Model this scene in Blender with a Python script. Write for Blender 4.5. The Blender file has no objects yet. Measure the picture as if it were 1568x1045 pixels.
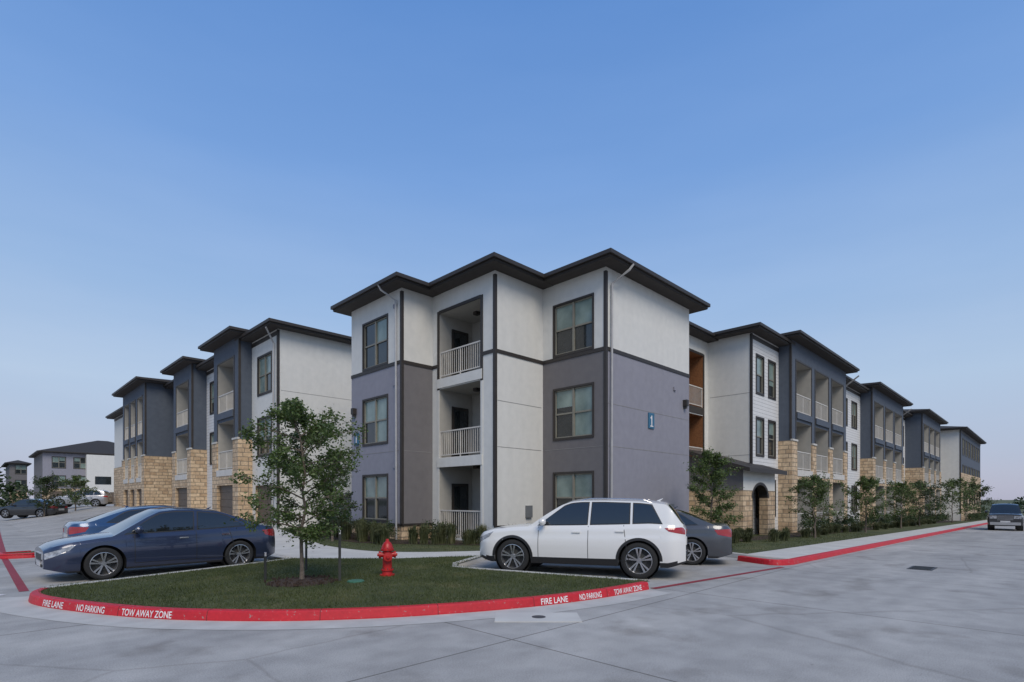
import bpy, math, random
import numpy as np
from mathutils import Vector
R2=math.sqrt(2)
rnd=random.Random(7)
scene=bpy.context.scene
def W2U(x,y): return ((x+y)/R2,(y-x)/R2)
def clamp(x,a,b): return max(a,min(b,x))
def zg(u,v):
    return -.014*clamp(u-14,0,86)+.035*clamp(v-18,0,28)*clamp((u-2)/6,0,1)
# ---------------- materials ----------------
MATS={}
def M(name,c1,c2=None,scale=4,rough=.8,bump=0,bscale=60,metal=0,spec=.5,coat=0,kind=None,c3=None,emit=0):
    if name in MATS: return MATS[name]
    m=bpy.data.materials.new(name); m.use_nodes=True; nt=m.node_tree; N=nt.nodes; K=nt.links
    b=N['Principled BSDF']; b.inputs['Roughness'].default_value=rough; b.inputs['Metallic'].default_value=metal
    b.inputs['Specular IOR Level'].default_value=spec
    b.inputs['Coat Weight'].default_value=coat; b.inputs['Coat Roughness'].default_value=.03
    tc=N.new('ShaderNodeTexCoord'); C=tc.outputs['Object']
    def noise(s,d=5,v=None):
        n=N.new('ShaderNodeTexNoise'); n.inputs['Scale'].default_value=s; n.inputs['Detail'].default_value=d
        K.new(v or C,n.inputs['Vector']); return n.outputs['Fac']
    def ramp(f,stops):
        r=N.new('ShaderNodeValToRGB'); e=r.color_ramp.elements
        e[0].position=stops[0][0]; e[0].color=(*stops[0][1],1); e[1].position=stops[-1][0]; e[1].color=(*stops[-1][1],1)
        for p,c in stops[1:-1]:
            q=e.new(p); q.color=(*c,1)
        K.new(f,r.inputs['Fac']); return r.outputs['Color']
    def math_(op,a,b_=None):
        q=N.new('ShaderNodeMath'); q.operation=op
        for i,x in enumerate((a,b_)):
            if x is None: continue
            if isinstance(x,(int,float)): q.inputs[i].default_value=x
            else: K.new(x,q.inputs[i])
        return q.outputs[0]
    def mix(f,a,b_,mode='MIX'):
        q=N.new('ShaderNodeMix'); q.data_type='RGBA'; q.blend_type=mode
        for i,x in ((0,f),(6,a),(7,b_)):
            if isinstance(x,(int,float)): q.inputs[i].default_value=x
            elif isinstance(x,tuple): q.inputs[i].default_value=(*x,1)
            else: K.new(x,q.inputs[i])
        return q.outputs[2]
    c2=c2 or tuple(x*.85 for x in c1)
    h=None
    if kind=='stone':
        sx=N.new('ShaderNodeSeparateXYZ'); K.new(C,sx.inputs[0])
        cb=N.new('ShaderNodeCombineXYZ'); K.new(math_('ADD',sx.outputs[0],sx.outputs[1]),cb.inputs[0]); K.new(sx.outputs[2],cb.inputs[1])
        br=N.new('ShaderNodeTexBrick'); K.new(cb.outputs[0],br.inputs['Vector'])
        br.inputs['Scale'].default_value=1; br.inputs['Brick Width'].default_value=.55; br.inputs['Row Height'].default_value=.23
        br.inputs['Mortar Size'].default_value=.018; br.inputs['Color1'].default_value=(*c1,1); br.inputs['Color2'].default_value=(*c2,1)
        br.inputs['Mortar'].default_value=(.24,.20,.15,1); br.squash=.7; br.squash_frequency=3
        col=mix(.6,br.outputs['Color'],ramp(noise(6),[(.3,(.55,.5,.46)),(.7,(1.25,1.2,1.12))]),'MULTIPLY')
        K.new(col,b.inputs['Base Color']); h=math_('ADD',math_('MULTIPLY',br.outputs['Fac'],-1.0),noise(30))
    elif kind=='lap':
        sx=N.new('ShaderNodeSeparateXYZ'); K.new(C,sx.inputs[0])
        fr=math_('FRACT',math_('DIVIDE',sx.outputs[2],.18))
        col=mix(math_('GREATER_THAN',fr,.93),ramp(noise(3),[(.3,c1),(.7,c2)]),tuple(x*.45 for x in c1))
        K.new(col,b.inputs['Base Color']); h=math_('MULTIPLY',fr,-1.0)
    elif kind=='concrete':
        br=N.new('ShaderNodeTexBrick'); K.new(C,br.inputs['Vector']); br.offset=0
        br.inputs['Scale'].default_value=1; br.inputs['Brick Width'].default_value=4.6; br.inputs['Row Height'].default_value=4.6
        br.inputs['Mortar Size'].default_value=.013; br.inputs['Color1'].default_value=(1,1,1,1); br.inputs['Color2'].default_value=(.88,.88,.88,1)
        br.inputs['Mortar'].default_value=(.45,.43,.41,1)
        a=ramp(noise(.35,6),[(.3,c2),(.7,c1)])
        a=mix(.6,a,ramp(noise(2.3,8),[(.35,(.76,.76,.76)),(.65,(1.08,1.08,1.08))]),'MULTIPLY')
        a=mix(.65,a,ramp(noise(70,6),[(.3,(.62,.62,.62)),(.7,(1.24,1.24,1.24))]),'MULTIPLY')
        a=mix(1,a,ramp(noise(.9,9),[(.28,(.66,.64,.62)),(.42,(1,1,1))]),'MULTIPLY')
        # worn wheel paths running along the road
        mp=N.new('ShaderNodeMapping'); mp.inputs['Scale'].default_value=(.06,.75,1); K.new(C,mp.inputs[0])
        a=mix(.6,a,ramp(noise(1.0,5,mp.outputs[0]),[(.36,(.76,.76,.77)),(.6,(1.06,1.05,1.04))]),'MULTIPLY')
        # small oil spots
        a=mix(1,a,ramp(noise(5.5,3),[(.2,(.45,.43,.42)),(.27,(1,1,1))]),'MULTIPLY')
        vo=N.new('ShaderNodeTexVoronoi'); vo.feature='DISTANCE_TO_EDGE'; vo.inputs['Scale'].default_value=.13
        ad=N.new('ShaderNodeMixRGB'); ad.inputs[0].default_value=.12; K.new(C,ad.inputs[1])
        nz=N.new('ShaderNodeTexNoise'); nz.inputs['Scale'].default_value=1.5; nz.inputs['Detail'].default_value=6; K.new(C,nz.inputs['Vector']); K.new(nz.outputs['Color'],ad.inputs[2])
        K.new(ad.outputs[0],vo.inputs['Vector'])
        a=mix(.6,a,ramp(vo.outputs['Distance'],[(0,(.7,.68,.66)),(.0011,(1,1,1))]),'MULTIPLY')
        a=mix(1,a,br.outputs['Color'],'MULTIPLY'); K.new(a,b.inputs['Base Color']); h=noise(90,6)
    elif kind=='grass':
        a=ramp(noise(.9,6),[(.3,c1),(.55,c2),(.75,c3 or c1)])
        a=mix(.75,a,ramp(noise(35,6),[(.3,(.45,.45,.4)),(.7,(1.4,1.4,1.3))]),'MULTIPLY'); K.new(a,b.inputs['Base Color']); h=noise(120,4)
    elif kind=='leaf':
        a=ramp(noise(scale,3),[(.3,c1),(.6,c2),(.8,c3 or c2)]); K.new(a,b.inputs['Base Color'])
        tr=N.new('ShaderNodeBsdfTranslucent'); K.new(a,tr.inputs['Color']); ms=N.new('ShaderNodeMixShader'); ms.inputs[0].default_value=.3
        K.new(b.outputs[0],ms.inputs[1]); K.new(tr.outputs[0],ms.inputs[2]); K.new(ms.outputs[0],N['Material Output'].inputs['Surface'])
    elif kind=='flake':
        K.new(ramp(noise(400,2),[(.35,c1),(.7,c2)]),b.inputs['Base Color'])
    elif kind=='paintworn':
        a=ramp(noise(22,8),[(.30,(.28,.22,.2)),(.36,c1),(.8,c2)])
        a=mix(.4,a,ramp(noise(1.7,7),[(.35,(.75,.75,.75)),(.65,(1.1,1.1,1.1))]),'MULTIPLY'); K.new(a,b.inputs['Base Color'])
    else:
        a=ramp(noise(scale,6),[(.3,c1),(.7,c2)]); K.new(a,b.inputs['Base Color'])
        if kind=='stucco':
            mp=N.new('ShaderNodeMapping'); mp.inputs['Scale'].default_value=(2.5,2.5,.25); K.new(C,mp.inputs[0])
            a=mix(.22,a,ramp(noise(1.5,7,mp.outputs[0]),[(.3,(.86,.85,.84)),(.7,(1.04,1.04,1.04))]),'MULTIPLY'); K.new(a,b.inputs['Base Color'])
    if bump:
        if h is None: h=noise(bscale,5)
        bp=N.new('ShaderNodeBump'); bp.inputs['Strength'].default_value=bump; bp.inputs['Distance'].default_value=.02
        K.new(h,bp.inputs['Height']); K.new(bp.outputs[0],b.inputs['Normal'])
    MATS[name]=m; return m
WHITE=M('white_stucco',(.68,.665,.62),(.63,.62,.58),kind='stucco',rough=.9,bump=.2,bscale=120)
GREY_LIT=M('grey_stucco_lit',(.275,.27,.305),(.25,.245,.28),kind='stucco',rough=.9,bump=.2,bscale=120)  # grey paint with the skylight on outer faces put into its colour
GREY_SHADE=M('grey_stucco_shaded',(.17,.158,.158),(.152,.142,.143),kind='stucco',rough=.9,bump=.2,bscale=120)  # same grey paint, darkened in colour for the shade on recessed faces
BLUE=M('blue_grey_stucco',(.088,.106,.135),(.074,.09,.118),kind='stucco',rough=.85,bump=.2,bscale=120)
LAP=M('lap_siding',(.66,.65,.63),(.61,.605,.59),kind='lap',rough=.7,bump=.6)
STONE=M('limestone',(.68,.53,.36),(.46,.33,.21),kind='stone',rough=.95,bump=.6)
TRIM=M('brown_trim',(.038,.031,.026),(.03,.025,.022),rough=.55)
ROOF=M('shingle',(.045,.04,.038),(.025,.023,.022),scale=30,rough=.95,bump=.5,bscale=40)
SOFF=M('soffit',(.065,.056,.05),rough=.9)
RAIL=M('railing_paint',(.62,.585,.53),rough=.5)
SPOUT=M('downspout_metal',(.42,.41,.40),rough=.4)
GARG=M('garage_door',(.12,.09,.065),rough=.6)
WOOD=M('cedar',(.30,.13,.05),(.20,.08,.03),scale=12,rough=.7)
GLD=M('window_glass_dark',(.03,.034,.034),(.012,.016,.017),scale=2,rough=.05,spec=.8)
GLB=M('window_blind',(.27,.34,.30),(.12,.17,.155),scale=1.2,rough=.12,spec=.7)
FRM=M('window_frame',(.24,.225,.18),rough=.5)
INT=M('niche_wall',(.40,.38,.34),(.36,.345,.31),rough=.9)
CONC=M('concrete_paving',(.47,.45,.415),(.37,.355,.33),kind='concrete',rough=.85,bump=.15)
SIDE=M('sidewalk_concrete',(.57,.55,.50),(.47,.45,.415),scale=1.2,rough=.9,bump=.2,bscale=80)
FIELD=M('field',(.09,.10,.04),(.07,.08,.03),rough=1)
GRASS=M('grass_ground',(.045,.056,.018),(.075,.085,.028),c3=(.13,.12,.05),kind='grass',rough=1,bump=.5)
BLADE=M('grass_blades',(.052,.070,.018),(.088,.108,.03),c3=(.19,.17,.08),kind='leaf',scale=1.6,rough=.7)
MULCH=M('mulch',(.07,.042,.028),(.025,.017,.013),scale=40,rough=1,bump=1,bscale=50)
RED=M('red_kerb_paint',(.56,.014,.024),(.44,.010,.018),kind='paintworn',rough=.55)
REDL=M('red_line_paint',(.30,.02,.03),(.20,.03,.035),kind='paintworn',rough=.7)
WPNT=M('white_marking',(.80,.78,.76),(.68,.62,.62),scale=15,rough=.7)
BARK=M('bark',(.20,.16,.125),(.10,.08,.062),scale=20,rough=1,bump=.6,bscale=40)
LEAF=M('leaf',(.055,.09,.022),(.105,.155,.04),c3=(.17,.215,.075),kind='leaf',scale=2.5,rough=.5)
LEAFD=M('leaf_dark',(.025,.045,.016),(.05,.08,.024),c3=(.09,.12,.04),kind='leaf',scale=2.5,rough=.6)
IRON=M('cast_iron',(.06,.06,.06),rough=.6,bump=.4)
STEEL=M('post_metal',(.05,.05,.045),rough=.6)
HYD=M('hydrant_red',(.50,.02,.018),(.36,.012,.012),scale=9,rough=.4,bump=.15,bscale=30)
SIGN=M('sign_teal',(.03,.14,.24),rough=.5)
# ---------------- mesh builder ----------------
class MB:
    def __init__(s): s.v=[];s.f=[];s.m=[];s.mats=[]
    def mi(s,m):
        if m not in s.mats: s.mats.append(m)
        return s.mats.index(m)
    def add(s,vs,fs,m):
        o=len(s.v); s.v.extend([tuple(p) for p in vs]); k=s.mi(m)
        for f in fs: s.f.append(tuple(i+o for i in f)); s.m.append(k)
    def quad(s,a,b,c,d,m): s.add([a,b,c,d],[(0,1,2,3)],m)
    def box(s,x0,x1,y0,y1,z0,z1,m):
        x0,x1=min(x0,x1),max(x0,x1);y0,y1=min(y0,y1),max(y0,y1)
        s.add([(x0,y0,z0),(x1,y0,z0),(x1,y1,z0),(x0,y1,z0),(x0,y0,z1),(x1,y0,z1),(x1,y1,z1),(x0,y1,z1)],
        [(3,2,1,0),(4,5,6,7),(0,1,5,4),(1,2,6,5),(2,3,7,6),(3,0,4,7)],m)
    def tube(s,pts,rs,m,n=8,cap=True):
        pts=[Vector(p) for p in pts]; vs=[];fs=[]
        if isinstance(rs,(int,float)): rs=[rs]*len(pts)
        for i,p in enumerate(pts):
            d=(pts[min(i+1,len(pts)-1)]-pts[max(i-1,0)]).normalized()
            a=Vector((0,0,1)) if abs(d.z)<.9 else Vector((1,0,0))
            x=d.cross(a).normalized(); y=d.cross(x)
            for k in range(n):
                t=2*math.pi*k/n; vs.append(p+rs[i]*(math.cos(t)*x+math.sin(t)*y))
        for i in range(len(pts)-1):
            for k in range(n):
                fs.append((i*n+k,i*n+(k+1)%n,(i+1)*n+(k+1)%n,(i+1)*n+k))
        if cap: fs.append(tuple(range(n))); fs.append(tuple((len(pts)-1)*n+k for k in range(n)))
        s.add(vs,fs,m)
    def lathe(s,prof,c,axis,m,n=32):
        vs=[];fs=[]
        for (a,r) in prof:
            for k in range(n):
                t=2*math.pi*k/n; p=[0,0,0]; o=[i for i in range(3) if i!=axis]
                p[axis]=a; p[o[0]]=r*math.cos(t); p[o[1]]=r*math.sin(t)
                vs.append((p[0]+c[0],p[1]+c[1],p[2]+c[2]))
        for i in range(len(prof)-1):
            for k in range(n): fs.append((i*n+k,i*n+(k+1)%n,(i+1)*n+(k+1)%n,(i+1)*n+k))
        s.add(vs,fs,m)
    def finish(s,name,parent=None,rot=0,loc=(0,0,0),smooth=False,ang=35):
        me=bpy.data.meshes.new(name); me.from_pydata(s.v,[],s.f); me.update()
        for m in s.mats: me.materials.append(m)
        me.polygons.foreach_set('material_index',s.m)
        if smooth:
            me.polygons.foreach_set('use_smooth',[True]*len(s.f))
            try: me.set_sharp_from_angle(angle=math.radians(ang))
            except Exception: pass
        ob=bpy.data.objects.new(name,me); scene.collection.objects.link(ob)
        ob.location=loc; ob.rotation_euler=(0,0,rot)
        if parent: ob.parent=parent
        return ob
def empty(name,loc=(0,0,0),rot=0):
    e=bpy.data.objects.new(name,None); scene.collection.objects.link(e); e.location=loc; e.rotation_euler=(0,0,rot); e.empty_display_size=.2; return e
Q=math.radians(45)
# ---------------- building helpers ----------------
def T(s,f,r,z): return (f,r,z) if s=='L' else (r,f,z)
def fb(mb,s,f0,f1,r0,r1,z0,z1,m):
    if s=='L': mb.box(f0,f1,r0,r1,z0,z1,m)
    else: mb.box(r0,r1,f0,f1,z0,z1,m)
def wall(mb,s,f,r0,r1,z0,z1,m,holes=()):
    rs=sorted({r0,r1}|{x for h in holes for x in h[:2] if r0<x<r1}); zs=sorted({z0,z1}|{x for h in holes for x in h[2:] if z0<x<z1})
    for i in range(len(rs)-1):
        for j in range(len(zs)-1):
            a=(rs[i]+rs[i+1])/2; b=(zs[j]+zs[j+1])/2
            if any(h[0]<a<h[1] and h[2]<b<h[3] for h in holes): continue
            mb.quad(T(s,f,rs[i],zs[j]),T(s,f,rs[i+1],zs[j]),T(s,f,rs[i+1],zs[j+1]),T(s,f,rs[i],zs[j+1]),m)
def niche(mb,s,f,h,d,ms,mbk=None):
    a,b,c,e=h
    mb.quad(T(s,f,a,c),T(s,f+d,a,c),T(s,f+d,a,e),T(s,f,a,e),ms); mb.quad(T(s,f,b,c),T(s,f+d,b,c),T(s,f+d,b,e),T(s,f,b,e),ms)
    mb.quad(T(s,f,a,c),T(s,f,b,c),T(s,f+d,b,c),T(s,f+d,a,c),ms); mb.quad(T(s,f,a,e),T(s,f,b,e),T(s,f+d,b,e),T(s,f+d,a,e),ms)
    if mbk: mb.quad(T(s,f+d,a,c),T(s,f+d,b,c),T(s,f+d,b,e),T(s,f+d,a,e),mbk)
def window(mb,s,f,h,double=True,trim=TRIM,tw=.075):
    a,b,c,e=h
    niche(mb,s,f,h,.10,trim)
    for (x0,x1,y0,y1) in ((a-tw,b+tw,e,e+tw),(a-tw,b+tw,c-tw*1.2,c),(a-tw,a,c,e),(b,b+tw,c,e)): fb(mb,s,f-.03,f+.004,x0,x1,y0,y1,trim)
    parts=[(a,(a+b)/2),((a+b)/2,b)] if double else [(a,b)]
    mid=(c+e)/2
    for (x0,x1) in parts:
        up=GLB if rnd.random()<.8 else GLD
        lo=GLD if rnd.random()<.85 else GLB
        bl=mid+rnd.choice((0,0,0,-.3,.25)) if up is GLB else mid
        mb.quad(T(s,f+.07,x0,bl),T(s,f+.07,x1,bl),T(s,f+.07,x1,e),T(s,f+.07,x0,e),up)
        mb.quad(T(s,f+.075,x0,c),T(s,f+.075,x1,c),T(s,f+.075,x1,bl),T(s,f+.075,x0,bl),lo)
        w=.045
        fb(mb,s,f+.03,f+.085,x0,x0+w,c,e,FRM); fb(mb,s,f+.03,f+.085,x1-w,x1,c,e,FRM)
        for zz in (c,mid-.03,e-w): fb(mb,s,f+.032,f+.083,x0+w,x1-w,zz,zz+(w if zz!=mid-.03 else .06),FRM)
    if double: fb(mb,s,f+.01,f+.09,(a+b)/2-.035,(a+b)/2+.035,c,e,FRM)
def railing(mb,s,f,a,b,z,h=1.05,step=.12):
    fb(mb,s,f-.01,f+.04,a,b,z+h-.05,z+h,RAIL); fb(mb,s,f,f+.03,a,b,z+.08,z+.12,RAIL)
    n=max(2,int((b-a)/step))
    for i in range(1,n):
        x=a+(b-a)*i/n; fb(mb,s,f+.006,f+.024,x-.01,x+.01,z+.12,z+h-.05,RAIL)
    for x in (a+.02,(a+b)/2,b-.02): fb(mb,s,f-.005,f+.035,x-.02,x+.02,z,z+h-.05,RAIL)
def roof(mb,u0,u1,v0,v1,z,o=.6,slope=.22,th=.2):
    a,b,c,d=u0-o,u1+o,v0-o,v1+o
    mb.box(a+.05,b-.05,c+.05,d-.05,z-th-.02,z-th+.02,SOFF)
    mb.box(a+.03,b-.03,c+.03,d-.03,z-th,z-.02,TRIM)
    for (x0,x1,y0,y1) in ((a-.07,a+.03,c-.07,d),(a+.03,b,c-.07,c+.03)): mb.box(x0,x1,y0,y1,z-.13,z+.0,TRIM)
    w=min(b-a,d-c)/2; h=w*slope
    if b-a>d-c: p,q=(a+w,(c+d)/2,z+h),(b-w,(c+d)/2,z+h)
    else: p,q=((a+b)/2,c+w,z+h),((a+b)/2,d-w,z+h)
    A,B,C,D=(a,c,z),(b,c,z),(b,d,z),(a,d,z)
    if b-a>d-c: mb.add([A,B,C,D,p,q],[(0,1,5,4),(1,2,5),(2,3,4,5),(3,0,4)],ROOF)
    else: mb.add([A,B,C,D,p,q],[(0,1,4),(1,2,5,4),(2,3,5),(3,0,4,5)],ROOF)
def corner(mb,u,v,z0,z1,m=TRIM,w=.085):
    mb.box(u-.025,u+w,v-.025,v+.004,z0,z1,m); mb.box(u-.025,u+.004,v+.004,v+w,z0,z1,m)
BASE=-1.6
bld=empty('apartment_building',rot=Q)
W=MB(); WN=MB(); TR=MB(); RF=MB(); RL=MB()
WZ=[(.87,2.63),(3.98,5.78),(7.12,8.95)]
ZT=9.86; BND=7.02
h=[(18.67,20.48,a,b) for a,b in WZ]
wall(W,'L',11.69,17.66,21.5,.7,BND,GREY_LIT,h); wall(W,'L',11.69,17.66,21.5,BND,ZT,WHITE,h)
for q in h: window(WN,'L',11.69,q)
wall(W,'R',17.66,11.69,13.15,.7,BND,GREY_SHADE); wall(W,'R',17.66,11.69,13.15,BND,ZT,WHITE)
wall(W,'R',21.5,11.69,16,BASE,ZT,WHITE)
hb=[(14.75,17.2,.22,3.0),(14.75,17.2,3.32,6.02),(14.75,17.2,6.44,9.0)]
wall(W,'L',13.15,14.0,17.66,BASE,ZT,WHITE,hb)
wall(W,'R',14.0,13.15,15.69,.7,ZT,WHITE)
for q in hb:
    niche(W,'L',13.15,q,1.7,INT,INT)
    a,b,c,e=q
    fb(WN,'L',14.80,14.849,15.25,16.25,c+.02,c+2.15,TRIM); fb(WN,'L',14.78,14.80,15.35,16.15,c+.12,c+2.05,GLD)
    fb(WN,'L',14.76,14.80,15.72,15.78,c+.12,c+2.05,FRM); fb(WN,'L',14.76,14.80,15.35,16.15,c+1.1,c+1.16,FRM)
    fb(WN,'R',17.15,17.199,13.75,14.6,c+.02,c+2.1,TRIM); fb(WN,'R',17.13,17.15,13.85,14.5,c+.14,c+1.98,GLD)
    fb(TR,'L',13.9,14.1,15.85,16.05,e-.12,e,TRIM)
    railing(RL,'L',13.19,a,b,c)
    if c>1: fb(TR,'L',13.10,13.16,a-.1,b+.1,c-.38,c-.02,WHITE)
for (x0,x1,y0,y1) in ((14.63,14.75,6.0,9.1),(17.2,17.32,6.0,9.1),(14.75,17.2,9.0,9.12)): fb(TR,'L',13.12,13.16,x0,x1,y0,y1,TRIM)
for (x0,x1) in ((14.63,14.75),(17.2,17.32)): fb(TR,'L',13.128,13.16,x0,x1,.2,6.0,WHITE)
h=[(11.64,13.4,a,b) for a,b in WZ]
wall(W,'L',15.69,11.06,14.0,.7,BND,GREY_SHADE,h); wall(W,'L',15.69,11.06,14.0,BND,ZT,WHITE,h)
for q in h: window(WN,'L',15.69,q)
wall(W,'R',11.06,15.69,21.77,.7,BND,GREY_LIT); wall(W,'R',11.06,15.69,21.77,BND,ZT,WHITE)
wall(W,'L',21.77,11.06,13.5,BASE,ZT,WHITE)
FR=(('L',11.69,17.66,21.5),('R',17.66,11.69,13.15),('R',14.0,13.15,15.69),('L',15.69,11.06,14.0),('R',11.06,15.69,21.77))
for s,f,a,b in FR:
    wall(W,s,f,a,b,BASE,.7,STONE); fb(TR,s,f-.06,f,a-.06,b-.002,.68,.75,TRIM)
    fb(TR,s,f-.03,f+.003,a+.085,b-.002,BND-.13,BND,TRIM)
fb(TR,'L',13.12,13.153,14.085,14.63,BND-.13,BND,TRIM); fb(TR,'L',13.12,13.153,17.32,17.655,BND-.13,BND,TRIM)
GRV=M('reveal_line',(.26,.25,.24),rough=.9)
for s,f,a,b,zs in (('R',11.06,15.8,21.7,(3.55,5.05)),('R',14.0,13.27,15.6,(3.55,5.2)),('L',11.69,17.8,21.45,(3.55,)),('R',17.66,11.8,13.1,(3.55,)),('L',15.69,11.2,13.9,(3.55,)),('R',26.7,10.75,18,(3.9,7.0)),('L',27.5,10.75,12.8,(3.9,7.0))):
    for z in zs: fb(TR,s,f-.006,f+.002,a,b,z,z+.018,GRV)
for u,v in ((11.69,17.66),(13.15,14.0),(15.69,11.06)): corner(TR,u,v,.75,ZT-.2)
TR.tube([(11.05,18.3,9.9),(11.15,18.25,9.7),(11.61,17.95,9.35),(11.61,17.9,.1)],.04,SPOUT,6)
TR.tube([(16.4,10.4,9.9),(16.3,10.5,9.7),(15.95,10.98,9.25),(15.9,10.98,.1)],.045,SPOUT,6)
TR.tube([(10.45,27.0,.1),(10.5,26.95,9.3),(10.0,26.6,9.9)],.045,SPOUT,6)
fb(TR,'R',11.02,11.058,18.45,18.86,4.42,5.02,SIGN); fb(TR,'R',11.012,11.02,18.63,18.69,4.52,4.92,WPNT); fb(TR,'R',11.012,11.02,18.57,18.63,4.80,4.86,WPNT);fb(TR,'R',11.012,11.02,18.55,18.77,4.49,4.53,WPNT)
fb(TR,'L',11.65,11.688,20.85,21.2,3.98,4.5,SIGN); fb(TR,'L',11.642,11.65,21.0,21.05,4.05,4.42,WPNT)
for (s,f,r,z) in (('R',11.06,21.3,5.6),('L',11.69,21.15,5.3)):
    fb(TR,s,f-.18,f,r-.09,r+.09,z,z+.26,TRIM); fb(TR,s,f-.14,f,r-.05,r+.05,z-.1,z,STEEL)
for z in (2.9,6.1,9.1): fb(TR,'L',11.64,11.69,18.0,18.18,z,z+.15,GREY_LIT)
for z in (6.15,): fb(TR,'R',11.0,11.06,20.4,20.56,z,z+.14,GREY_LIT)
fb(TR,'R',13.9,14.0,14.7,15.0,1.0,1.45,M('meter_grey',(.16,.17,.18),rough=.5)); fb(TR,'R',10.95,11.06,19.9,20.3,.9,1.5,MATS['meter_grey'])
roof(RF,11.69,24,17.66,21.5,10.003); roof(RF,13.15,24,14.0,21.0,10.01); roof(RF,15.69,21.77,11.06,21,10.02)
wall(W,'R',21.0,14,24,BASE,ZT,WHITE)
hh=[(23.6,26.9,3.3,6.0),(23.6,26.9,6.4,9.1)]
wall(W,'R',12.9,21.77,27.5,BASE,9.9,WHITE,hh)
for q in hh: niche(W,'R',12.9,q,3,WOOD,WOOD); railing(RL,'R',12.93,q[0],q[1],q[2])
for (x0,x1,y0,y1) in ((26.9,27.02,3.2,9.2),(23.6,26.9,9.1,9.22),(23.6,26.9,6.05,6.4)): fb(TR,'R',12.87,12.903,x0,x1,y0,y1,TRIM)
roof(RF,21.6,40,12.9,20,10.13)
pf,pr0,pr1=9.9,24.6,28.5
wall(W,'L',pr0,pf,12.9,BASE,2.1,STONE)
W.add([(pr0,pf,2.1),(pr0,12.9,2.1),(pr0,12.9,3.9),(pr0,pf,3.05)],[(0,1,2,3)],GREY_SHADE)
wall(W,'L',pr1,pf,12.9,BASE,3.05,STONE)
ac,aw=26.6,.95; zs_=1.75
wall(W,'R',pf,pr0,ac-aw,BASE,2.1,STONE); wall(W,'R',pf,ac+aw,pr1,BASE,2.1,STONE)
wall(W,'R',pf,pr0,ac-aw,2.1,3.05,WHITE); wall(W,'R',pf,ac+aw,pr1,2.1,3.05,WHITE)
n=14
for i in range(n):
    t0=math.pi*i/n; t1=math.pi*(i+1)/n
    x0,z0=ac-aw*math.cos(t0),zs_+.62*math.sin(t0); x1,z1=ac-aw*math.cos(t1),zs_+.62*math.sin(t1)
    W.quad((x0,pf,z0),(x1,pf,z1),(x1,pf,3.05),(x0,pf,3.05),WHITE)
    W.quad((x0,pf,z0),(x1,pf,z1),(x1,pf+.4,z1),(x0,pf+.4,z0),TRIM)
    k=1.13; X0,Z0=ac-aw*k*math.cos(t0),zs_+.62*1.2*math.sin(t0); X1,Z1=ac-aw*k*math.cos(t1),zs_+.62*1.2*math.sin(t1)
    TR.quad((x0,pf-.02,z0),(x1,pf-.02,z1),(X1,pf-.02,Z1),(X0,pf-.02,Z0),TRIM)
for x in (ac-aw,ac+aw): W.quad((x,pf,BASE),(x,pf+.4,BASE),(x,pf+.4,zs_),(x,pf,zs_),STONE)
wall(W,'R',pf+1.8,pr0,pr1,BASE,3,WOOD)
RF.add([(24.2,9.45,3.08),(28.9,9.45,3.08),(28.9,13,4.2),(24.2,13,4.2),(24.2,9.45,2.9),(28.9,9.45,2.9),(28.9,13,4.02),(24.2,13,4.02)],[(0,1,2,3),(4,5,6,7),(0,1,5,4),(3,0,4,7),(1,2,6,5)],TRIM)
def plain_sides(s,f,r0,r1,zt,mu,ml=None,zl=4.85,depth=9.5):
    o='R' if s=='L' else 'L'
    for r in (r0,r1):
        wall(W,o,r,f,f+depth,BASE if not ml else zl,zt,mu)
        if ml:
            rr=r-.07 if r==r0 else r+.07
            wall(W,o,rr,f-.07,f+depth,BASE,zl,ml)
            W.quad(T(s,f-.07,rr,zl),T(s,f+depth,rr,zl),T(s,f+depth,r,zl),T(s,f,r,zl),SIDE)
def rf(s,f,r0,r1,z,depth=9.5):
    if s=='L': roof(RF,f,f+depth,r0,r1,z)
    else: roof(RF,r0,r1,f,f+depth,z)
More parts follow.
